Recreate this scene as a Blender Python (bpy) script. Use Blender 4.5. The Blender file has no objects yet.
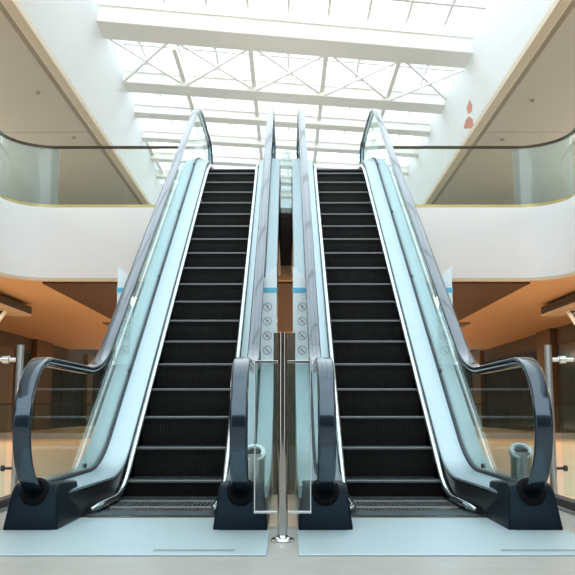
import bpy, bmesh, math, random
from mathutils import Vector, Matrix
random.seed(4)
C = bpy.context.scene.collection
S = bpy.context.scene
PI = math.pi

# ------------------------------------------------------------------ materials
def mat(name, col, rough=0.5, metal=0.0, var=0.0, scale=6.0, bump=0.0, spec=0.5, coat=0.0, stretch=None, wave=None, tint=None):
    m = bpy.data.materials.new(name); m.use_nodes = True
    nt = m.node_tree; b = nt.nodes['Principled BSDF']
    b.inputs['Base Color'].default_value = (*col, 1)
    b.inputs['Roughness'].default_value = rough
    b.inputs['Metallic'].default_value = metal
    b.inputs['Specular IOR Level'].default_value = spec
    b.inputs['Coat Weight'].default_value = coat
    if tint: b.inputs['Specular Tint'].default_value = (*tint, 1); b.inputs['Coat Tint'].default_value = (1, 1, 1, 1)
    tc = nt.nodes.new('ShaderNodeTexCoord'); mp = nt.nodes.new('ShaderNodeMapping')
    nt.links.new(tc.outputs['Object'], mp.inputs['Vector'])
    if stretch: mp.inputs['Scale'].default_value = stretch
    nz = nt.nodes.new('ShaderNodeTexNoise'); nz.inputs['Scale'].default_value = scale
    nz.inputs['Detail'].default_value = 6
    nt.links.new(mp.outputs['Vector'], nz.inputs['Vector'])
    if var:
        mx = nt.nodes.new('ShaderNodeMix'); mx.data_type = 'RGBA'
        lo = [max(0, c*(1-var)) for c in col]; hi = [min(1, c*(1+var)) for c in col]
        mx.inputs[6].default_value = (*lo, 1); mx.inputs[7].default_value = (*hi, 1)
        nt.links.new(nz.outputs['Fac'], mx.inputs[0])
        nt.links.new(mx.outputs[2], b.inputs['Base Color'])
    h = nz.outputs['Fac']
    if wave:
        w = nt.nodes.new('ShaderNodeTexWave'); w.wave_type = 'BANDS'; w.bands_direction = wave[0]
        w.inputs['Scale'].default_value = wave[1]
        nt.links.new(tc.outputs['Object'], w.inputs['Vector']); h = w.outputs['Fac']
    if bump:
        bp = nt.nodes.new('ShaderNodeBump'); bp.inputs['Strength'].default_value = bump
        bp.inputs['Distance'].default_value = 0.01
        nt.links.new(h, bp.inputs['Height']); nt.links.new(bp.outputs['Normal'], b.inputs['Normal'])
    return m

def glass(name, tint, refl=1.0, veil=0.0, veilcol=(1, 1, 1)):
    m = bpy.data.materials.new(name); m.use_nodes = True
    nt = m.node_tree; nt.nodes.remove(nt.nodes['Principled BSDF'])
    out = nt.nodes['Material Output']
    tr = nt.nodes.new('ShaderNodeBsdfTransparent'); tr.inputs[0].default_value = (*tint, 1)
    gl = nt.nodes.new('ShaderNodeBsdfGlossy'); gl.inputs['Roughness'].default_value = 0.02
    gl.inputs[0].default_value = (.95, 1, .99, 1)
    fr = nt.nodes.new('ShaderNodeFresnel'); fr.inputs[0].default_value = 1.45
    ge = nt.nodes.new('ShaderNodeNewGeometry'); ior = nt.nodes.new('ShaderNodeMix'); ior.data_type = 'FLOAT'
    ior.inputs[2].default_value = 1.45; ior.inputs[3].default_value = 1/1.45
    nt.links.new(ge.outputs['Backfacing'], ior.inputs[0]); nt.links.new(ior.outputs[0], fr.inputs[0])
    mu = nt.nodes.new('ShaderNodeMath'); mu.operation = 'MULTIPLY'; mu.inputs[1].default_value = refl
    nt.links.new(fr.outputs[0], mu.inputs[0])
    mx = nt.nodes.new('ShaderNodeMixShader')
    nt.links.new(mu.outputs[0], mx.inputs[0]); nt.links.new(tr.outputs[0], mx.inputs[1]); nt.links.new(gl.outputs[0], mx.inputs[2])
    last = mx
    if veil:
        df = nt.nodes.new('ShaderNodeBsdfTranslucent'); df.inputs[0].default_value = (*veilcol, 1)
        m2 = nt.nodes.new('ShaderNodeMixShader'); m2.inputs[0].default_value = veil
        nt.links.new(mx.outputs[0], m2.inputs[1]); nt.links.new(df.outputs[0], m2.inputs[2]); last = m2
    nt.links.new(last.outputs[0], out.inputs[0])
    return m

M = dict(
    white=mat('white_paint', (.75, .79, .815), .6, var=.02, scale=2),
    fascia=mat('fascia_paint', (.77, .82, .85), .55, var=.02, scale=1.2),
    beam=mat('beam_paint', (.92, .905, .86), .5, var=.02, scale=2),
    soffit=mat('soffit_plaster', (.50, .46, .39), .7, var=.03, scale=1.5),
    lip=mat('soffit_lip', (.60, .52, .40), .6, var=.03, scale=2),
    liplow=mat('soffit_dark_band', (.30, .255, .19), .6, var=.05, scale=2),  # darker brown band next to the beige lip, also joints and sensors
    orange=mat('warm_ceiling', (.58, .40, .23), .6, var=.06, scale=.8),
    darkwood=mat('dark_slat_ceiling', (.060, .029, .013), .6, var=.25, scale=3, stretch=(.2, 6, 1)),
    wood=mat('wood_cladding', (.13, .078, .042), .5, var=.2, scale=4, stretch=(6, 6, .5)),
    shop=mat('shop_wall', (.075, .062, .048), .5, var=.3, scale=1.6),
    shopglass=mat('dark_shop_glass', (.022, .024, .023), .15, spec=.4, var=.3, scale=1.0),
    stone=mat('marble_floor', (.39, .385, .355), .34, var=.16, scale=5, stretch=(1, 2.2, 1)),
    tan=mat('tan_floor', (.76, .56, .39), .35, var=.08, scale=1.3),
    plate=mat('landing_plate', (.46, .585, .625), .42, metal=.35, var=.06, scale=8, stretch=(.3, 14, 1), bump=.05),
    plateslot=mat('plate_slot', (.20, .27, .30), .5, var=.1),
    steel=mat('brushed_deck', (.37, .47, .51), .36, metal=.8, var=.07, scale=9, stretch=(14, .6, .6)),
    steeld=mat('brushed_outer_deck', (.39, .48, .515), .42, metal=.6, var=.10, scale=9, stretch=(14, .8, .8)),
    chrome=mat('polished_steel', (.72, .76, .78), .14, metal=1.0, var=.03),
    post=mat('post_steel', (.42, .40, .37), .07, metal=1.0, var=.05),
    rubber=mat('handrail_rubber', (.006, .012, .022), .15, spec=.75, coat=.55, var=.2, scale=20, tint=(.62, .85, 1)),
    newel=mat('newel_plastic', (.003, .007, .012), .40, spec=.14, var=.2, scale=14, tint=(.6, .85, 1)),
    boot=mat('boot_rubber', (.002, .003, .004), .7, spec=.12, var=.2),
    black=mat('skirt_black', (.010, .012, .015), .35, var=.3, scale=6),
    gasket=mat('gasket', (.02, .035, .045), .5, var=.2),
    riser=mat('step_riser', (.008, .007, .007), .55, var=.2, bump=.6, wave=('X', 22)),
    tread=mat('step_tread', (.055, .068, .075), .45, metal=.5, var=.2, bump=.6, wave=('X', 22)),
    nosing=mat('step_nosing', (.15, .155, .16), .45, metal=.3, var=.15),
    comb=mat('comb_plate', (.10, .135, .15), .4, metal=.6, var=.2, bump=.5, wave=('X', 22)),
    clad=mat('truss_cladding', (.16, .13, .10), .25, metal=.8, var=.2, scale=2),
    board=mat('guard_board', (.74, .84, .89), .35, var=.03),
    kerb=mat('kerb_paint', (.42, .43, .44), .5, var=.05),
    satin=mat('satin_steel', (.50, .52, .52), .34, metal=.9, var=.06),
    blue=mat('blue_strip', (.10, .48, .68), .4, var=.05),
    sign=mat('sign_print', (.38, .36, .40), .5, var=.1),
    signw=mat('sign_ground', (.66, .70, .74), .5, var=.05),
    bronze=mat('bronze_rail', (.055, .038, .022), .3, metal=.6, var=.15),
    brass=mat('brass_channel', (.42, .36, .16), .35, metal=.7, var=.15),
    dark=mat('dark_metal', (.028, .029, .032), .45, metal=.3, var=.2),
    grey=mat('grey_metal', (.30, .29, .27), .4, metal=.5, var=.1),
    pink=mat('pink_print', (.62, .28, .20), .6, var=.1),
    glass=glass('clear_glass', (.90, .965, .95), 1.0),
    glassu=glass('balcony_glass', (.96, .975, .95), .55),
    glassc=glass('curved_glass', (.80, .87, .87), 1.3, veil=.18, veilcol=(.62, .74, .78)),  # bluish tint and translucency stand in for reflections on the curved balcony panes
    sky=glass('skylight_glass', (.98, .99, 1.0), .3),
    edge=mat('glass_edge', (.36, .50, .50), .3, var=.1),
)

# ------------------------------------------------------------------ mesh helpers
def obj(name, verts, faces, m, parent=None, smooth=False, bevel=0.0, seg=2):
    me = bpy.data.meshes.new(name)
    off = Vector(parent['org']) if parent is not None and 'org' in parent else Vector((0, 0, 0))
    me.from_pydata([tuple(Vector(v) - off) for v in verts], [], faces)
    bm = bmesh.new(); bm.from_mesh(me)
    bmesh.ops.recalc_face_normals(bm, faces=bm.faces)
    if bevel:
        es = [e for e in bm.edges if len(e.link_faces) == 2 and e.calc_face_angle(0) > .6]
        bmesh.ops.bevel(bm, geom=es, offset=bevel, segments=seg, affect='EDGES', profile=.5)
    bm.to_mesh(me); bm.free()
    me.materials.append(M[m] if isinstance(m, str) else m)
    for p in me.polygons: p.use_smooth = smooth
    if smooth:
        try: me.set_sharp_from_angle(angle=math.radians(40))
        except Exception: pass
    o = bpy.data.objects.new(name, me); C.objects.link(o)
    if parent is not None: o.parent = parent
    return o

class MB:
    def __init__(s): s.v = []; s.f = []
    def add(s, v, f):
        n = len(s.v); s.v += [tuple(p) for p in v]; s.f += [tuple(i + n for i in q) for q in f]; return s
    def box(s, x0, x1, y0, y1, z0, z1):
        return s.add([(x, y, z) for x in (x0, x1) for y in (y0, y1) for z in (z0, z1)],
                     [(0, 1, 3, 2), (4, 6, 7, 5), (0, 4, 5, 1), (2, 3, 7, 6), (0, 2, 6, 4), (1, 5, 7, 3)])
    def prism(s, pts, d):           # planar polygon (3-D points) extruded by vector d
        n = len(pts); d = Vector(d)
        v = [Vector(p) for p in pts] + [Vector(p) + d for p in pts]
        f = [tuple(range(n))[::-1], tuple(range(n, 2*n))] + [(i, (i+1) % n, n+(i+1) % n, n+i) for i in range(n)]
        return s.add(v, f)
    def bar(s, a, b, w, h=None, up=(0, 0, 1)):
        h = h or w; a = Vector(a); b = Vector(b); t = (b-a).normalized(); up = Vector(up)
        sd = t.cross(up)
        if sd.length < 1e-4: sd = t.cross(Vector((1, 0, 0)))
        sd.normalize(); u = sd.cross(t)
        q = [sd*w/2*i + u*h/2*j for i, j in ((-1, -1), (1, -1), (1, 1), (-1, 1))]
        return s.prism([a+k for k in q], b-a)
    def tube(s, pts, r, n=12, cap=True):
        pts = [Vector(p) for p in pts]; rings = []; base = len(s.v); v = []; f = []
        ref = None
        for i, p in enumerate(pts):
            t = (pts[min(i+1, len(pts)-1)] - pts[max(i-1, 0)]).normalized()
            if ref is None:
                ref = t.cross(Vector((1, 0, 0)) if abs(t.x) < .9 else Vector((0, 0, 1))).normalized()
            ref = (ref - t*ref.dot(t)).normalized(); b = t.cross(ref)
            rr = r[i] if isinstance(r, (list, tuple)) else r
            v += [p + (ref*math.cos(2*PI*k/n) + b*math.sin(2*PI*k/n))*rr for k in range(n)]
        for i in range(len(pts)-1):
            for k in range(n):
                f.append((i*n+k, i*n+(k+1) % n, (i+1)*n+(k+1) % n, (i+1)*n+k))
        if cap: f += [tuple(range(n))[::-1], tuple(range((len(pts)-1)*n, len(pts)*n))]
        return s.add(v, f)
    def lathe(s, c, prof, n=24, axis=(0, 0, 1)):
        c = Vector(c); q = Vector((0, 0, 1)).rotation_difference(Vector(axis)); v = []; f = []
        for r, z in prof:
            v += [c + q @ Vector((r*math.cos(2*PI*k/n), r*math.sin(2*PI*k/n), z)) for k in range(n)]
        for i in range(len(prof)-1):
            for k in range(n): f.append((i*n+k, i*n+(k+1) % n, (i+1)*n+(k+1) % n, (i+1)*n+k))
        f += [tuple(range(n))[::-1], tuple(range((len(prof)-1)*n, len(prof)*n))]
        return s.add(v, f)
    def build(s, name, m, parent=None, smooth=False, bevel=0.0, seg=2):
        return obj(name, s.v, s.f, m, parent, smooth, bevel, seg)

def tag(o, label=None, cat=None, group=None, kind=None):
    if label: o['label'] = label
    if cat: o['category'] = cat
    if group: o['group'] = group
    if kind: o['kind'] = kind
    return o
def thing(name, loc, label, cat, group=None):
    o = bpy.data.objects.new(name, None); C.objects.link(o); o.location = loc
    o['org'] = tuple(loc); o.empty_display_size = .2
    return tag(o, label, cat, group)
def struct(o): o['kind'] = 'structure'; return o
def copy_tree(o, parent=None):
    c = o.copy(); C.objects.link(c)
    if parent is not None: c.parent = parent
    for ch in list(o.children): copy_tree(ch, c)
    return c

# ------------------------------------------------------------------ escalator lines
H0 = .6545                                  # eye height
MS = .6914; A0 = .1213 - 6.544*MS           # nosing line  Z = A0 + MS*Y
ZL = 4.487                                  # upper floor level
HX = .8125                                  # escalator centre line from the axis
GX = .577                                   # glass / handrail from the escalator centre
YS = 15.77                                  # front edge of the upper slab
def fillet(pts, radii, n=14):
    out = [Vector(pts[0])]
    for i in range(1, len(pts)-1):
        p = Vector(pts[i]); a = (Vector(pts[i-1])-p).normalized(); b = (Vector(pts[i+1])-p).normalized()
        ang = a.angle(b); R = radii[i-1]; t = R/math.tan(ang/2)
        c = p + (a+b).normalized()*(R/math.sin(ang/2))
        s0 = p+a*t-c; s1 = p+b*t-c
        tot = s0.angle(s1); cr = s0.x*s1.y-s0.y*s1.x; sg = 1 if cr > 0 else -1
        for k in range(n+1):
            an = sg*tot*k/n; ca, sa = math.cos(an), math.sin(an)
            out.append(c + Vector((s0.x*ca-s0.y*sa, s0.x*sa+s0.y*ca)))
    out.append(Vector(pts[-1])); return out
def track(fb, inc, ft, y0, y1, Rb, Rt):
    ya = (fb-inc-A0)/MS; yb = (ZL+ft-inc-A0)/MS
    return fillet([(y0, fb), (ya, fb), (yb, ZL+ft), (y1, ZL+ft)], [Rb, Rt])
def zat(path, y):
    for a, b in zip(path, path[1:]):
        if a.x <= y <= b.x: return a.y + (b.y-a.y)*(y-a.x)/max(1e-6, b.x-a.x)
    return path[0].y if y < path[0].x else path[-1].y
def sweep(prof, path, vertical=False, closed=True):
    """prof: (x, v) loop carried along a (Y,Z) path, v along the path normal."""
    v = []; f = []; n = len(prof)
    for i, p in enumerate(path):
        t = (path[min(i+1, len(path)-1)] - path[max(i-1, 0)]).normalized()
        nn = Vector((0, 1)) if vertical else Vector((-t.y, t.x))
        for x, w in prof: v.append((x, p.x+nn.x*w, p.y+nn.y*w))
    for i in range(len(path)-1):
        for k in range(n if closed else n-1):
            f.append((i*n+k, i*n+(k+1) % n, (i+1)*n+(k+1) % n, (i+1)*n+k))
    if closed: f += [tuple(range(n))[::-1], tuple(range((len(path)-1)*n, len(path)*n))]
    return v, f
def rrect(w, h, r, n=4, dv=0):
    out = []
    for cx, cy, a0 in ((w/2-r, h/2-r, 0), (-w/2+r, h/2-r, 90), (-w/2+r, -h/2+r, 180), (w/2-r, -h/2+r, 270)):
        for k in range(n+1):
            a = math.radians(a0+90*k/n); out.append((cx+r*math.cos(a), cy+r*math.sin(a)+dv))
    return out

RN = .37; YN = 4.955; HR = .945; YT = 14.75
NP = track(0, 0, 0, 4.5, YS, 1.15, 2.0)               # the line the nosings travel on
DP = track(.215, .10, .20, 5.02, 15.25, 1.25, 2.0)     # deck line at the glass
HPm = track(HR, HR, HR, YN, YT, 1.25, 1.6)            # handrail centre line
HP = [Vector((YN+.20, HR-2*RN-.03))] + [Vector((YN-RN*math.sin(a), HR-RN-RN*math.cos(a))) for a in [PI*k/16 for k in range(0, 16)]] + HPm + \
     [Vector((YT+RN*math.sin(a), ZL+HR-RN+RN*math.cos(a))) for a in [PI*k/16 for k in range(1, 17)]] + [Vector((YT-.10, ZL+HR-2*RN))]
def flare(v):
    # the inner deck is narrower beside the newels and widens to the steps
    out = []
    for x, y, z in v:
        if abs(x) < .5:
            k = min(1, max(0, 1-(y-5.15)/.85)); k = k*k*(3-2*k)
            x += math.copysign(.050*k, x)
        out.append((x, y, z))
    return out
def shift(pr, dx, mir=1): return [(dx+mir*x, v) for x, v in pr]

def make_escalator(cx, label):
    E = thing('escalator', (cx, 4.82, 0), label, 'escalator', 'pair of escalators side by side')
    E['org'] = (0, 4.82, 0)
    # steps
    spacing = .3483
    shared = {}
    for n in range(-2, 21):
        y = 6.544 + n*spacing
        z = zat(NP, y)
        if y > 13.75: break
        hgt = min(.27, z-.002)
        flat = hgt < .03
        hgt = max(hgt, .01)
        key = round(hgt, 3)
        loc = Vector((0, y-4.82, max(z, .012)))
        if key in shared:
            st = shared[key].copy(); C.objects.link(st)
            for ch in shared[key].children:
                c2 = ch.copy(); C.objects.link(c2); c2.parent = st
            st.location = loc; continue
        b = MB()
        run = .40 if not flat else .345
        # cross-section of a step: tread, bull nose, curved riser
        sec = [(.0, -.016), (.004, -.004), (.014, 0), (run, 0), (run, -.03 if not flat else -.011)]
        if not flat:
            k = 6
            sec += [(run, -.03)]
            sec += [(.045+.05*math.sin(PI*.5*(j/k)), -.03-(hgt-.03)*(1-j/k)) for j in range(0, 1)]
            sec += [(.012+.045*((k-j)/k)**1.5, -.016-(hgt-.016)*((k-j)/k)) for j in range(0, k)]
        else:
            sec += [(0.0, -.011)]
        b.prism([(-.385, a, c) for a, c in sec], (.77, 0, 0))
        st = obj('step', b.v, b.f, 'riser', None, False); st.parent = E; st.location = loc
        tr = MB()
        for g in range(26):
            x0 = -.383+.766*g/26
            tr.box(x0, x0+.020, .014, run, 0, .006)
        t_ = obj('tread_plate', tr.v, tr.f, 'tread', None); t_.parent = st
        ns = MB().prism([(-.384, a, c) for a, c in [(-.003, -.011), (-.003, .002), (.004, .0075), (.016, .0075), (.016, -.001), (.002, -.011)]], (.768, 0, 0))
        n_ = obj('nosing', ns.v, ns.f, 'nosing', None); n_.parent = st
        tag(n_, 'pale grey front edge of the step')
        shared[key] = st
    # landing plates and combs
    p = obj('landing_plate', *shape_plate(), 'plate', E, bevel=.002)
    tag(p, 'pale blue-grey metal floor plate')
    MB().box(.21, .59, 4.085, 4.135, .008, .0095).build('plate_slot', 'plateslot', p_off(p))
    cb = MB().box(-.40, .40, 5.40, 5.66, .001, .016)
    for g in range(30): cb.box(-.395+.79*g/30, -.395+.79*g/30+.012, 5.66, 5.70, .012, .019)
    cb.build('comb_plate', 'comb', E)
    up = MB().box(-.40, .40, 13.70, 15.74, ZL-.04, ZL+.004); up.build('upper_landing_plate', 'plate', E)
    # sides
    for s in (-1, 1):
        skp = track(.165, .055, .15, 4.99, 15.3, 1.25, 2.0)
        v, f = sweep([(s*.398, 0), (s*.406, 0), (s*.406, -.17), (s*.398, -.17)], skp, vertical=True)
        v = [(x, y, max(z, .003)) for x, y, z in v]
        v = flare(v); obj('skirt_panel', v, f, 'black', E)
        v, f = sweep([(s*.566, .012), (s*.415, -.018), (s*.403, -.026), (s*.400, -.040), (s*.412, -.045), (s*.566, -.02)], DP)
        v = flare(v); obj('inner_deck', v, f, 'steel', E, True)
        v, f = sweep([(s*.588, .012), (s*.715, .012), (s*.722, .004), (s*.722, -.055), (s*.712, -.055), (s*.588, -.02)], DP)
        obj('outer_deck', v, f, 'steeld', E, True)
        v, f = sweep([(s*.560, .008), (s*.560, .030), (s*.5655, .034), (s*.5885, .034), (s*.594, .030), (s*.594, .008)], DP)
        obj('glazing_gasket', v, f, 'gasket', E)
        # skirt deflector: round metal rail just over the steps, ends bent level over the comb
        dp = track(.05, .048, .06, 5.56, 14.0, .9, 2.0)
        pts = [(s*.372, q.x, q.y) for q in dp]
        pts = [(s*.395, 5.47, .040)] + pts
        MB().tube(pts, [.012] + [.0235]*(len(pts)-1), 12).build('skirt_deflector', 'chrome', E, True)
        # handrail
        v, f = sweep(shift(rrect(.098, .036, .015), s*GX), HP)
        obj('handrail', v, f, 'rubber', E, True)
        v, f = sweep([(s*GX-.02, -.019), (s*GX+.02, -.019), (s*GX+.02, -.034), (s*GX-.02, -.034)], HP[1:-1])
        obj('handrail_guide', v, f, 'chrome', E)
        # glass, one panel after another
        cuts = [YN-RN+.03, 6.05, 7.6, 9.2, 10.8, 12.4, 14.0, YT+RN-.03]
        for a, c in zip(cuts, cuts[1:]):
            N = 14; lo = []; hi = []
            for k in range(N+1):
                y = a+.004+(c-a-.008)*k/N
                top = zat(HPm, y)-.03; bot = zat(DP, y)+.012
                if y < YN:
                    dz = math.sqrt(max(0, (RN-.028)**2-(YN-y)**2)); top = HR-RN+dz; bot = max(HR-RN-dz, bot if y > 5.02 else 0)
                if y > YT:
                    dz = math.sqrt(max(0, (RN-.028)**2-(y-YT)**2)); top = ZL+HR-RN+dz; bot = max(ZL+HR-RN-dz, ZL+.2)
                if bot > top-.005: bot = top-.005
                lo.append((s*GX-.006, y, bot)); hi.append((s*GX-.006, y, top))
            b = MB()
            b.prism(lo+hi[::-1], (.012, 0, 0))
            gp = b.build('glass_panel', 'glass', E)
            if a > 6:
                yy = a
                zz = zat(DP, yy)+.06
                MB().lathe((s*(GX-.012), yy, zz), [(.0, 0), (.016, 0), (.016, .024), (0, .024)], 12, (s, 0, 0)).build('glass_clip', 'dark', E)
        # newel base: sloped dark box whose top runs back into the decks
        prof = [(4.80, .002), (4.855, .20), (4.885, .235), (4.93, .252), (5.06, .248), (5.34, .232), (5.34, .002)]
        x0, x1 = s*GX-.155, s*GX+.155
        t0, t1 = s*GX-.120, s*GX+.120
        def xs(z, sgn):
            k = min(1, z/.25); return s*GX + sgn*(.152*(1-k)+.122*k)
        v = [(xs(z, -1), y, z) for y, z in prof]+[(xs(z, 1), y, z) for y, z in prof]; n = len(prof)
        f = [tuple(range(n)), tuple(range(n, 2*n))[::-1]]+[(i, (i+1) % n, n+(i+1) % n, n+i) for i in range(n)]
        nb = obj('newel_base', v, f, 'newel', E, True, bevel=.014, seg=3)
        bt = MB().lathe((s*GX, 4.88, .205), [(.086, -.03), (.086, .004), (.080, .018), (.060, .030), (0.0, .012)], 24, (0, -.86, .5))
        o = obj('handrail_boot', bt.v, bt.f, 'boot', None, True); o.parent = nb
        for vv in o.data.vertices: vv.co.y -= 4.82
        # upper newel end
        MB().box(s*GX-.10, s*GX+.10, YT-.30, YT+.42, ZL-.02, ZL+.19).build('upper_newel_base', 'newel', E, bevel=.02)
        # anti-climb guard on the outer deck with prohibition signs
        gy = 7.79; gz = zat(DP, gy)
        gx0, gx1 = sorted((s*.592, s*.738))
        out = gx0 if s < 0 else gx1
        brd = MB().prism([(gx0, gy, gz-.0), (gx1, gy, gz-.0), (gx1, gy, gz+(.90 if s > 0 else .76)), (gx0, gy, gz+(.76 if s > 0 else .90))][::1], (0, .012, 0))
        g = brd.build('climb_guard', 'board', E, bevel=.003)
        def sub(mb, name, m, sm=False):
            o = obj(name, mb.v, mb.f, m, None, sm); o.parent = g
            for vv in o.data.vertices: vv.co.y -= 4.82
            return o
        sub(MB().box(gx0-.004, gx1+.004, gy-.004, gy, gz+.655, gz+.70), 'colour_strip', 'blue')
        sub(MB().box(gx0-.02, gx1+.03, gy-.03, gy+.02, gz-.012, gz+.016), 'foot_bar', 'board')
        mx = (gx0+gx1)/2-.012*s
        for j in range(4):
            zc = gz+.122+.133*j
            sg = MB()
            R0, R1, N = .034, .041, 24
            ring = [(mx+R*math.cos(2*PI*k/N), gy-.003, zc+R*math.sin(2*PI*k/N)) for R in (R0, R1) for k in range(N)]
            sg.add(ring, [(k, (k+1) % N, N+(k+1) % N, N+k) for k in range(N)])
            a = .7071*.034
            sg.prism([(mx-a-.003, gy-.003, zc+a-.003), (mx-a+.003, gy-.003, zc+a+.003), (mx+a+.003, gy-.003, zc-a+.003), (mx+a-.003, gy-.003, zc-a-.003)], (0, .002, 0))
            # little pictogram: figure, pram, dog or shoe
            if j == 3:
                sg.lathe((mx, gy-.002, zc+0.0133), [(0, 0), (.008, 0), (.008, .001), (0, .001)], 10, (0, -1, 0))
                sg.box(mx-0.0052, mx+0.0052, gy-.003, gy-.001, zc-0.0148, zc+0.0059); sg.box(mx-0.0118, mx+0.0118, gy-.003, gy-.001, zc-0.0015, zc+0.0030)
            elif j == 2:
                sg.box(mx-0.0133, mx+0.0089, gy-.003, gy-.001, zc-0.0030, zc+0.0089); sg.box(mx-0.0104, mx-0.0059, gy-.003, gy-.001, zc-0.0148, zc-0.0030); sg.box(mx+0.0044, mx+0.0081, gy-.003, gy-.001, zc-0.0148, zc-0.0030); sg.box(mx+0.0067, mx+0.0163, gy-.003, gy-.001, zc+0.0059, zc+0.0148)
            elif j == 1:
                sg.box(mx-0.0118, mx+0.0074, gy-.003, gy-.001, zc-0.0044, zc+0.0089); sg.bar((mx+0.0059, gy-.002, zc+0.0074), (mx+0.0163, gy-.002, zc+0.0178), .004, .002)
                for q in (-.010, .006): sg.lathe((mx+q, gy-.002, zc-0.0104), [(0, 0), (.006, 0), (.006, .001), (0, .001)], 10, (0, -1, 0))
            else:
                sg.box(mx-0.0133, mx+0.0133, gy-.003, gy-.001, zc-0.0089, zc-0.0015); sg.box(mx-0.0133, mx-0.0044, gy-.003, gy-.001, zc-0.0015, zc+0.0104)
            sub(sg, 'prohibition_sign', 'sign')
    # truss cladding, a trough under the steps
    v = []; f = []
    ys = [5.34+(15.74-5.34)*k/60 for k in range(61)]
    for y in ys:
        t = zat(DP, y)-.05; b = max(.002, min(A0+MS*y-.95, ZL-1.36))
        if b > t-.03: b = t-.03
        v += [(-.716, y, t), (-.716, y, b), (.716, y, b), (.716, y, t), (.704, y, t), (.704, y, b+.012), (-.704, y, b+.012), (-.704, y, t)]
    for i in range(60):
        for k in range(8): f.append((i*8+k, i*8+(k+1) % 8, (i+1)*8+(k+1) % 8, (i+1)*8+k))
    f += [tuple(range(8)), tuple(range(480, 488))[::-1]]
    obj('truss_cladding', v, f, 'clad', E)
    return E
def shape_plate():
    # flat plate with the newel bases notched out at its back corners
    pts = [(-.735, 4.0), (.74, 4.0), (.74, 4.795), (.465, 4.795), (.432, 5.40), (-.432, 5.40), (-.465, 4.795), (-.735, 4.795)]
    b = MB().prism([(x, y, .0015) for x, y in pts], (0, 0, .007)); return b.v, b.f
def p_off(p):
    p['org'] = (0, 4.82, 0); return p

ER = make_escalator(HX, 'right-hand escalator of the pair, with dark steps, glass sides and black handrails')
EL = copy_tree(ER); EL.location.x = -HX
EL['label'] = 'left-hand escalator of the pair, with dark steps, glass sides and black handrails'
for o in bpy.data.objects:
    if 'org' in o: o['org'] = tuple(o['org'])

# steel cylinders on the right-hand deck of each escalator
def cylinder(x, y, label):
    z = zat(DP, y)+.012
    t = thing('uplight', (x, y, z), label, 'spotlight', 'steel cylinders on the decks')
    ax = Vector((0, -.62, .78)).normalized()
    MB().lathe((x, y, z+.004), [(.062, 0), (.066, .004), (.066, .165), (.0, .165)], 28).build('body', 'satin', t, True)
    n = 28; ring = MB()
    c = Vector((x, y, z+.172))
    ring.lathe(c, [(.040, .0), (.066, -.028), (.074, -.012), (.074, .012), (.066, .020), (.046, .020), (.042, -.002)], n, ax)
    ring.build('rim', 'board', t, True)
    MB().lathe(c, [(0, .001), (.042, .001), (.042, .006), (0, .006)], n, ax).build('lens', 'dark', t, True)
    return t
cylinder(HX+.685, 5.46, 'steel cylinder with slanted ring top on outer deck at far right escalator side')
cylinder(-HX+.635, 5.22, 'steel cylinder with slanted ring top beside the central gap, on left escalator deck')

# ------------------------------------------------------------------ centre post with two glass wings
t = thing('barrier_post', (0, 4.45, 0), 'polished steel post with two glass wings closing the gap between the escalators', 'post')
MB().lathe((0, 4.45, 0.0005), [(.058, 0), (.060, .006), (.052, .016), (.030, .022), (.028, .03)], 28).build('base_flange', 'chrome', t, True)
MB().lathe((0, 4.45, .02), [(.0255, 0), (.0255, 1.04), (0, 1.0401)], 24).build('pole', 'post', t, True)
for s in (-1, 1):
    a, b = sorted((s*.034, s*.142))
    MB().box(a, b, 4.446, 4.454, .145, .905).build('glass_wing', 'glass', t)
    fr = MB(); x = s*.140
    fr.box(min(x, x+s*.006), max(x, x+s*.006), 4.444, 4.456, .140, .905)
    fr.box(min(s*.026, s*.146), max(s*.026, s*.146), 4.442, 4.458, .138, .150)
    fr.box(min(s*.026, s*.146), max(s*.026, s*.146), 4.440, 4.460, .900, .914)
    tag(fr.build('wing_edge', 'chrome', t, bevel=.001), 'bright polished edge of the glass wing')

# ------------------------------------------------------------------ side barriers: post, brackets, glass, floor channel
for s, nm in ((-1, 'left'), (1, 'right')):
    t = thing('glass_barrier', (s*1.985, 6.4, 0), f'glass side barrier with steel post and floor channel just outside the {nm} escalator', 'barrier', 'side glass barriers')
    MB().lathe((s*1.985, 6.4, 0), [(.05, 0), (.05, .012), (.026, .016), (.026, 1.145), (0, 1.1451)], 20).build('pole', 'satin', t, True)
    MB().lathe((s*2.01, 6.39, 1.035), [(.016, 0), (.016, .05), (.028, .055), (.028, .10), (.016, .105), (.016, .16), (.0, .16)], 16, (s, 0, 0)).build('glass_clamp', 'chrome', t, True)
    MB().lathe((s*2.01, 6.39, .235), [(.010, 0), (.010, .05), (.022, .052), (.022, .075), (0, .078)], 16, (s, 0, 0)).build('glass_clamp', 'dark', t, True)
    MB().box(min(s*2.06, s*3.6), max(s*2.06, s*3.6), 6.395, 6.405, .04, 1.10).build('glass_panel', 'glass', t)
    ch = MB(); a, b = (1.84, 1.96)
    for y0, y1 in ((4.3, 9.5),):
        ch.box(min(s*1.86, s*1.94), max(s*1.86, s*1.94), y0, y1, 0, .07)
    ch.build('floor_channel', 'dark', t, bevel=.004)
    MB().box(min(s*1.835, s*1.86), max(s*1.835, s*1.86), 4.3, 9.5, 0, .018).build('channel_trim', 'grey', t)

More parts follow.
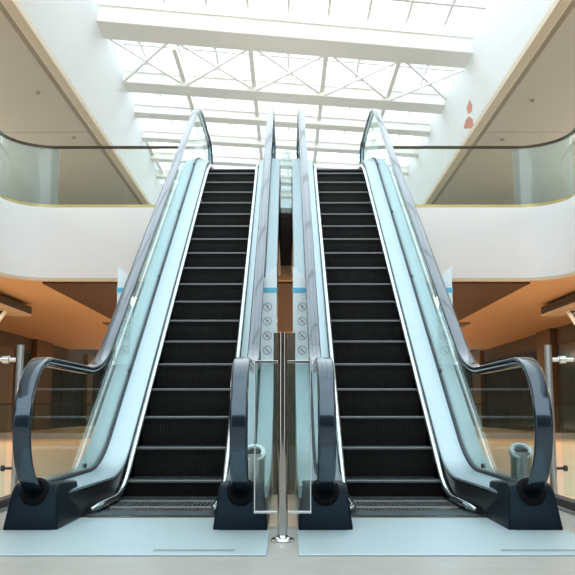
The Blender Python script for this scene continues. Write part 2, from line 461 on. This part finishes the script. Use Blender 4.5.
# ------------------------------------------------------------------ floors
struct(MB().box(-12, 12, -8, 41, -.2, 0).build('floor', 'stone'))
for s, nm in ((-1, 'left'), (1, 'right')):
    a, b = sorted((s*1.945, s*11.9)); 
    struct(MB().box(a, b, 5.0, 40.9, 0, .003).build(f'floor_inlay_{nm}', 'tan'))
struct(MB().box(-1.83, 1.83, 15.9, 40.9, 0, .003).build('floor_inlay_back', 'tan'))
struct(MB().box(-.085, .085, 5.0, 15.9, 0, .003).build('floor_inlay_centre', 'tan'))
tag(MB().box(-.088, .088, 6.86, 6.90, .003, 1.28).build('gap_reflection_fill', 'clad'), 'added dark panel in the narrow gap, imitating the dark mirrored truss sides', 'filler')  # added sheet, its dark colour stands in for reflections between the trusses

# ------------------------------------------------------------------ upper slab edge (balcony fronts) with rounded corners
def corner(x1, R, side, off=0.0, n=14, yend=-2.0, xs=1.56):
    """plan path of the slab edge, from the escalator outwards, rounding back toward the viewer"""
    X = x1
    pts = [Vector((side*xs, YS-off))]
    c = Vector((side*(X-R), YS-R))
    for k in range(n+1):
        a = PI/2*k/n
        pts.append(Vector((c.x+side*(R-off)*math.sin(a), c.y+(R-off)*math.cos(a))))
    pts.append(Vector((side*(X-off), yend)))
    return pts
def ribbon(path, t, z0, z1):
    v = []; f = []
    for i, p in enumerate(path):
        a = path[max(i-1, 0)]; b = path[min(i+1, len(path)-1)]; d = (b-a).normalized(); n = Vector((-d.y, d.x))
        for k, z in ((-t/2, z0), (t/2, z0), (t/2, z1), (-t/2, z1)):
            v.append((p.x+n.x*k, p.y+n.y*k, z))
    for i in range(len(path)-1):
        for k in range(4): f.append((i*4+k, i*4+(k+1) % 4, (i+1)*4+(k+1) % 4, (i+1)*4+k))
    f += [(0, 1, 2, 3), tuple(range(4*len(path)-4, 4*len(path)))[::-1]]
    return v, f
RC = .85; XC = 5.2; ZB = 3.085
for s, nm in ((-1, 'left'), (1, 'right')):
    P = corner(XC, RC, s)
    v, f = ribbon(P, .10, ZB+.03, ZL-.02); struct(obj(f'wall_balcony_{nm}', v, f, 'white', None, True))
    v, f = ribbon(P, .13, ZB-.025, ZB+.03); struct(obj(f'trim_balcony_{nm}', v, f, 'lip', None, True))
    # slab behind the front
    pl = [Vector((s*1.56, YS+.06))]+[p for p in corner(XC+.06, RC, s, 0)[1:]]
    poly = [(p.x, max(p.y, -2) if True else 0) for p in pl]
    poly = [(x, y+.06 if abs(y-YS) < .01 else y) for x, y in poly]
    poly += [(s*12, -2), (s*12, 34), (s*1.56, 34)]
    struct(MB().prism([(x, y, ZL-.10) for x, y in poly], (0, 0, .08)).build(f'floor_upper_{nm}', 'stone'))
    b = MB().prism([(x, y, ZB) for x, y in poly], (0, 0, .12)); struct(b.build(f'ceiling_lower_{nm}', 'orange'))
    # glass balustrade on the balcony edge
    T = thing('glass_balustrade', (s*3.2, YS, ZL-.02), f'frameless glass balustrade with thin bronze handrail on the {nm} balcony edge', 'balustrade', 'upper balcony balustrades')
    Q = corner(XC, RC, s, xs=1.75)
    v, f = ribbon(Q, .035, ZL-.02, ZL+.045); obj('base_channel', v, f, 'brass', T, True)
    # panels
    st = Vector((s*1.76, YS)); xe = XC-RC
    n = 2
    for k in range(n):
        a = s*(1.76+(xe-1.76)*k/n+.006); b2 = s*(1.76+(xe-1.76)*(k+1)/n-.006)
        a, b2 = sorted((a, b2))
        MB().box(a, b2, YS-.006, YS+.006, ZL+.04, ZL+1.15).build('glass_panel', 'glassu', T)
    cp = [p for p in corner(XC, RC, s)[1:-1]]
    v, f = ribbon(cp, .012, ZL+.04, ZL+1.15); obj('curved_glass_panel', v, f, 'glassc', T, True)
    ye = YS-RC
    for k in range(4):
        MB().box(s*XC-.006, s*XC+.006, ye-1.9*(k+1)+.01, ye-1.9*k-.01, ZL+.04, ZL+1.15).build('glass_panel', 'glassu', T)
    v, f = ribbon(Q, .052, ZL+1.15, ZL+1.195); obj('handrail', v, f, 'bronze', T, True)
# strip of slab behind the escalator heads
struct(MB().box(-1.56, 1.56, YS-.02, 34, ZL-.10, ZL-.02).build('floor_upper_middle', 'stone'))
struct(MB().box(-1.56, 1.56, YS+.02, YS+.14, ZB+.28, ZL-.10).build('wall_balcony_middle', 'darkwood'))
struct(MB().box(-1.56, 1.56, YS+.02, YS+.20, ZB, ZB+.28).build('trim_balcony_middle', 'orange'))
struct(MB().box(-1.56, 1.56, YS+.2, 34, ZB+.02, ZB+.14).build('ceiling_lower_middle', 'orange'))
struct(MB().box(-4.64, 4.64, YS+.22, 26, ZB-.035, ZB-.005).build('ceiling_slat_panel', 'darkwood'))
# glass closing the gap between the two escalator heads
t = thing('gap_screen', (0, 14.4, 3.98), 'narrow glass screen in the slot between the two escalator tops', 'screen')
MB().box(-.086, .086, 14.40, 14.41, 4.03, 5.15).build('glass_panel', 'glassc', t)
MB().box(-.086, .086, 14.37, 14.44, 3.96, 4.04).build('base_channel', 'dark', t)

# ------------------------------------------------------------------ lower level: shops under the balcony
struct(MB().box(-8.9, -8.7, -2, 41, 0, ZB).build('wall_left', 'shop'))
struct(MB().box(8.0, 8.2, -2, 41, 0, ZB).build('wall_right', 'shop'))
struct(MB().box(-12, 12, 41, 41.2, 0, 10.4).build('wall_back', 'shop'))
k = 1
for x, y0, y1, h in ((-8.7, 25.2, 26.6, 2.6), (-8.7, 29.0, 31.0, ZB), (-8.7, 36.5, 37.5, ZB), (7.82, 34.5, 36.0, ZB), (7.82, 25.2, 26.6, ZB), (7.82, 20.0, 21.0, ZB)):
    struct(MB().box(x, x+.18, y0, y1, 0, h).build(f'trim_pillar_{k}', 'wood', bevel=.01)); k += 1
k = 1
for x, y0, y1 in ((-8.7, 18, 25.0), (-8.7, 26.8, 28.8), (-8.7, 31.2, 36.3), (7.96, 21.2, 25.0), (7.96, 26.8, 34.3), (7.96, 36.2, 40.5), (-8.7, 37.7, 40.7)):
    wt = bpy.data.objects.new(f'window_{k+1}', None); C.objects.link(wt); wt.location = (x, y0, 0); wt['org'] = (x, y0, 0); struct(wt)
    MB().box(x, x+.04, y0, y1, .15, 2.55).build('pane', 'shopglass', wt)
    fr = MB().box(x-.01, x+.06, y0, y1, 2.55, 2.63).box(x-.01, x+.06, y0, y1, .08, .15)
    nn = max(1, int((y1-y0)/1.6))
    for q in range(nn+1):
        yy = y0+(y1-y0-.06)*q/nn; fr.box(x-.01, x+.06, yy, yy+.06, .15, 2.55)
    fr.build('frame', 'dark', wt); k += 1
# shop fronts across the back
for i, x in enumerate((-8.2, -6.4, -4.4, -2.6, 2.6, 4.6, 6.4)):
    struct(MB().box(x-.16, x+.16, 40.8, 41, 0, ZB).build(f'trim_back_pillar_{i+1}', 'wood'))
# low glass barrier far behind
for s, nm in ((-1, 'left'), (1, 'right')):
    T = thing('low_glass_barrier', (s*5, 20.6, 0), f'low glass barrier with grey kerb across the lower hall, {nm} side', 'barrier', 'low glass barriers in the lower hall')
    a, b = sorted((s*1.9, s*7.6))
    MB().box(a, b, 20.55, 20.75, .003, .13).build('kerb', 'kerb', T)
    MB().box(a, b, 20.645, 20.655, .12, .80).build('glass_panel', 'glass', T)
    MB().box(a, b, 20.63, 20.67, .80, .83).build('top_rail', 'dark', T)

# dark hanging bulkhead boxes with a pale lower lip, and slanted glass panes under them
for s, nm in ((-1, 'left'), (1, 'right')):
    T = thing('hanging_box', (s*6.05, 16.5, 2.98), f'long dark box with pale lower lip hanging below the ceiling at far {nm}', 'ceiling box', 'dark hanging boxes')
    a, b = sorted((s*5.85, s*6.3))
    MB().box(a, b, 13.0, 19.4, 2.835, 3.02).build('body', 'dark', T, bevel=.01)
    a, b = sorted((s*5.82, s*6.3))
    MB().box(a, b, 13.0, 19.3, 2.785, 2.833).build('lip', 'lip', T, bevel=.005)
    for y in (14.5, 18.2): MB().tube([(s*6.1, y, 3.0), (s*6.1, y, ZB+.01)], .02).build('hanger', 'dark', T, True)
    T = thing('slanted_screen', (s*6.4, 17.8, 1.6), f'slanted dark glass screen with bright edge, below the {nm} hanging box', 'screen', 'slanted glass screens')
    p0 = Vector((s*5.92, 17.8, 2.74)); p1 = Vector((s*6.75, 17.8, 1.40))
    MB().prism([p0, p1, (s*7.4, 17.8, 1.40), (s*7.4, 17.8, 2.74)], (0, .02, 0)).build('pane', 'shopglass', T)
    MB().bar(p0, p1, .07, .05, (0, 1, 0)).build('edge', 'white', T)
    MB().box(min(s*6.95, s*7.1), max(s*6.95, s*7.1), 17.78, 17.84, 0.003, 1.40).build('leg', 'dark', T)
    T = thing('ceiling_vent', (s*4.95, 24.0, ZB-.01), f'small dark vent in the warm ceiling, {nm} of the escalators', 'vent', 'vents in the warm ceiling')
    vb = MB().box(s*4.95-.16, s*4.95+.16, 23.5, 24.5, ZB-.03, ZB-.001); vb.build('frame', 'wood', T)

# ------------------------------------------------------------------ upper storey: soffits, lips, fascias
ZU = 7.70; XL = 4.75; ZS = 8.95
for s, nm in ((-1, 'left'), (1, 'right')):
    a, b = sorted((s*(XL+.34), s*12)); struct(MB().box(a, b, -2, 34, ZU+.03, ZU+.15).build(f'ceiling_upper_{nm}', 'soffit'))
    a, b = sorted((s*XL, s*(XL+.22))); struct(MB().box(a, b, -2, 34, ZU-.0, ZU+.16).build(f'trim_soffit_{nm}', 'lip', bevel=.02))
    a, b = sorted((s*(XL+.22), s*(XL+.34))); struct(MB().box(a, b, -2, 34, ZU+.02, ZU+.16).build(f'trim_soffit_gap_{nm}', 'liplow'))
    a, b = sorted((s*11.9, s*12.1)); struct(MB().box(a, b, -2, 41, 0, ZU+.2).build(f'wall_outer_{nm}', 'soffit'))
    for i, y in enumerate((21.0,)):
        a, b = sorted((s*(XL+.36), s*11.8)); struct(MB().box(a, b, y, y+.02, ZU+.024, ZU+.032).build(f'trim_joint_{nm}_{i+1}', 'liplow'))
# left fascia leans out toward the skylight edge; right one stands upright
def pl(b_, t_): return b_, t_
left = [(-2, -3.55), (6, -3.55), (14, -3.9), (17.9, -4.10), (21.5, -4.18), (25.0, -4.42), (28.0, -4.55), (30.5, -4.72), (34, -4.72)]
right = [(-2, 4.50), (15.6, 4.40), (22, 4.34), (28, 4.28), (34, 4.22)]
for nm, L, s in (('left', left, -1), ('right', right, 1)):
    v = []; f = []
    for y, x in L: v += [(s*(XL+.02), y, ZU+.12), (x, y, ZS+.02), (x, y, 9.9), (s*(XL+.45), y, 9.9), (s*(XL+.45), y, ZU+.12)]
    for i in range(len(L)-1):
        for q in range(5): f.append((i*5+q, i*5+(q+1) % 5, (i+1)*5+(q+1) % 5, (i+1)*5+q))
    f += [(0, 1, 2, 3, 4), tuple(range(5*len(L)-5, 5*len(L)))[::-1]]
    struct(obj(f'wall_fascia_{nm}', v, f, 'fascia', None, True))
struct(MB().box(-12, 12, 34, 34.2, ZL-.1, 9.9).build('wall_end', 'fascia'))

# pink mark on the right-hand fascia
mk = MB()
def onf(x, y):
    """point of the right-hand fascia plane seen at a place in the photograph"""
    a = Vector((XL+.02, 20, ZU+.12)); b = Vector((4.345, 20, ZS+.02)); n = (b-a).cross(Vector((0, 1, 0)))
    p = math.radians(8.2544); u = (287.5-y)/850; o = Vector((.025, 0, H0))
    d = Vector(((x-287.5)/850, math.cos(p)-u*math.sin(p), math.sin(p)+u*math.cos(p)))
    return o + d*(n.dot(a-o)/n.dot(d)) - Vector((.012, 0, 0))
for poly in ([(470, 100), (472.5, 106), (471.5, 112), (468.5, 114), (467, 108)], [(466, 120), (469, 116.5), (472.5, 119), (474, 128.5), (464, 128.5)]):
    mk.prism([onf(*q) for q in poly], (.014, 0, 0))
tag(mk.build('wall_emblem', 'pink'), 'small pink emblem on the white upper wall at right', 'emblem')
# ceiling sensors on the soffits
def px(x, y, Z):
    p = math.radians(8.2544); f_ = 850.0
    d = Vector(((x-287.5)/f_, math.cos(p)+(y-287.5)/f_*math.sin(p)*-1*-1*-1, 0))
    u = (287.5-y)/f_
    d = Vector(((x-287.5)/f_, math.cos(p)-u*math.sin(p), math.sin(p)+u*math.cos(p)))
    k = (Z-H0)/d.z; return Vector((.025+d.x*k, d.y*k, Z))
for (x, y), lb in (((37, 92), 'small round ceiling sensor on left soffit, above the balcony corner'), ((73, 137), 'small round ceiling sensor on left soffit, just above the bronze handrail'),
                   ((533, 100), 'small round ceiling sensor on right soffit, above the balcony corner'), ((503, 139), 'small round ceiling sensor on right soffit, just above the bronze handrail')):
    q = px(x, y, ZU+.03)
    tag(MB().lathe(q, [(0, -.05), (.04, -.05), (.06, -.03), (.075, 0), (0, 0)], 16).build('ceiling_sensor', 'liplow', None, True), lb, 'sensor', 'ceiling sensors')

# ------------------------------------------------------------------ skylight
SK = math.tan(math.radians(11.1))
def bx(x): return (left_x(0), 0)
def beam(y, w, h, name, label, drop=0.0, z=ZS):
    """roof beam crossing the void at a slight angle, farther away at its right end"""
    def edge(X, yy): return (X, yy+SK*X)
    xl, xr = -4.75, 4.55
    p = [edge(xl, y), edge(xr, y), edge(xr, y+w), edge(xl, y+w)]
    b = MB().prism([(a, c, z) for a, c in p], (0, 0, h))
    t = thing(name, (0, y, z), label, 'roof beam', 'white roof beams')
    b.build('beam_body', 'beam', t, bevel=.02)
    fl = MB()
    for dy in (0.0,):
        q = [edge(xl, y-.05), edge(xr, y-.05), edge(xr, y+.06), edge(xl, y+.06)]
        fl.prism([(a, c, z+h-.06) for a, c in q], (0, 0, .08))
    fl.build('top_flange', 'beam', t)
    return t
ords = ['nearest and widest white roof beam, crossing the top of the skylight', 'second white roof beam, at the far end of the X braces', 'third white roof beam, just above the escalator handrail tops']
beam(18.06, .92, .42, 'roof_beam', ords[0])
beam(21.5, .72, .34, 'roof_beam', ords[1])
beam(23.75, .5, .28, 'roof_beam', ords[2])
names = ['fourth', 'fifth', 'sixth', 'seventh']
for i, y in enumerate((26.0, 28.2, 30.4, 32.4)):
    beam(y, .42, .26, 'roof_beam', f'{names[i]} white roof beam counted from the nearest, low behind the escalator tops')
W = bpy.data.objects.new('window_1', None); C.objects.link(W); W.location = (0, 18, 9.5); W['org'] = (0, 18, 9.5); struct(W)
# panes and glazing bars
gy = [4+1.16*k for k in range(27)]
gxs = [-4.45+.9*k for k in range(11)]
ZG = 9.45
for k in range(len(gxs)-1):
    MB().prism([(gxs[k]+.03, 3+SK*gxs[k], ZG+.05), (gxs[k+1]-.03, 3+SK*gxs[k+1], ZG+.05), (gxs[k+1]-.03, 33.9, ZG+.05), (gxs[k]+.03, 33.9, ZG+.05)], (0, 0, .012)).build('pane', 'sky', W)
for k, x in enumerate(gxs):
    MB().box(x-.03, x+.03, 3, 33.9, ZG, ZG+.10).build('glazing_bar', 'beam', W)
for y in gy:
    if y+SK*4.5 > 33.8: break
    if 17.9 < y < 19.2: continue
    MB().prism([(-4.75, y-SK*4.75, ZG-.02), (4.55, y+SK*4.55, ZG-.02), (4.55, y+SK*4.55+.10, ZG-.02), (-4.75, y-SK*4.75+.10, ZG-.02)], (0, 0, .10)).build('purlin', 'beam', W)
for k in range(6):
    x = -4.45+1.8*k
    MB().box(x-.055, x+.055, 19.0, 33.6, ZS+.12, ZS+.24).build('main_bar', 'beam', W)
# X braces between the first two beams
posn = ['leftmost', 'second from left', 'middle', 'second from right', 'rightmost']
for k in range(5):
    x0 = -4.45+1.8*k; x1 = x0+1.8
    if x0 < -4.4: x0 = -4.2
    ya, yb = 18.97, 21.5
    T = thing('cross_brace', ((x0+x1)/2, 20.2, ZS+.1), f'{posn[k]} of five thin white X braces under the skylight', 'brace', 'X braces under the skylight')
    MB().bar((x0+.08, ya+SK*x0, ZS+.10), (x1-.08, yb+SK*x1, ZS+.10), .055, .05).build('rod', 'beam', T)
    MB().bar((x1-.08, ya+SK*x1, ZS+.04), (x0+.08, yb+SK*x0, ZS+.04), .055, .05).build('rod', 'beam', T)
    MB().lathe(((x0+x1)/2, (ya+yb)/2+SK*(x0+x1)/2, ZS+.0), [(0, 0), (.05, 0), (.05, .14), (0, .14)], 12).build('hub', 'beam', T)

# ------------------------------------------------------------------ light
w = bpy.data.worlds.new('World'); S.world = w; w.use_nodes = True
bg = w.node_tree.nodes['Background']; bg.inputs[0].default_value = (.84, .945, 1.0, 1); bg.inputs[1].default_value = 3.1
def area(name, loc, size, power, col, rot=(0, 0, 0), sy=None):
    l = bpy.data.lights.new(name, 'AREA'); l.energy = power; l.color = col; l.size = size
    if sy: l.shape = 'RECTANGLE'; l.size_y = sy
    o = bpy.data.objects.new(name, l); C.objects.link(o); o.location = loc; o.rotation_euler = rot; return o
for s in (-1, 1):
    for y in (8, 12, 16): area('warm_ceiling_lamp', (s*7.2, y, 3.0), .9, 135, (1, .80, .58), sy=2)
    for y in (18.5, 24, 30, 36): area('warm_ceiling_lamp', (s*3.0, y, 3.0), .9, 135, (1, .80, .58), sy=2)
    for y in (6, 14, 22): area('soffit_fill_light', (s*11.8, y, 6.0), 2.2, 330, (1, .92, .80), rot=(0, s*PI/2, 0), sy=5)  # added fill lights, out of view, to brighten the upper soffits
# the hall behind the viewer, closed at ground level
struct(MB().box(-12, 12, -8.2, -8, 0, 4.4).build('wall_front', 'shop'))

# ------------------------------------------------------------------ camera and view
cam = bpy.data.cameras.new('camera'); co = bpy.data.objects.new('camera', cam); C.objects.link(co)
cam.sensor_width = 36; cam.sensor_fit = 'HORIZONTAL'; cam.lens = 850/575*36; cam.clip_start = .05; cam.clip_end = 300
co.location = (.025, 0, H0); co.rotation_euler = (PI/2+math.radians(8.2544), 0, 0)
S.camera = co
S.view_settings.view_transform = 'Standard'; S.view_settings.look = 'None'; S.view_settings.gamma = 1
S.view_settings.use_curve_mapping = False
S.view_settings.exposure = 0.0
S.cycles.use_denoising = True
S.cycles.max_bounces = 14; S.cycles.transparent_max_bounces = 40; S.cycles.diffuse_bounces = 6; S.cycles.caustics_reflective = False
for o in bpy.data.objects:
    if 'org' in o: del o['org']
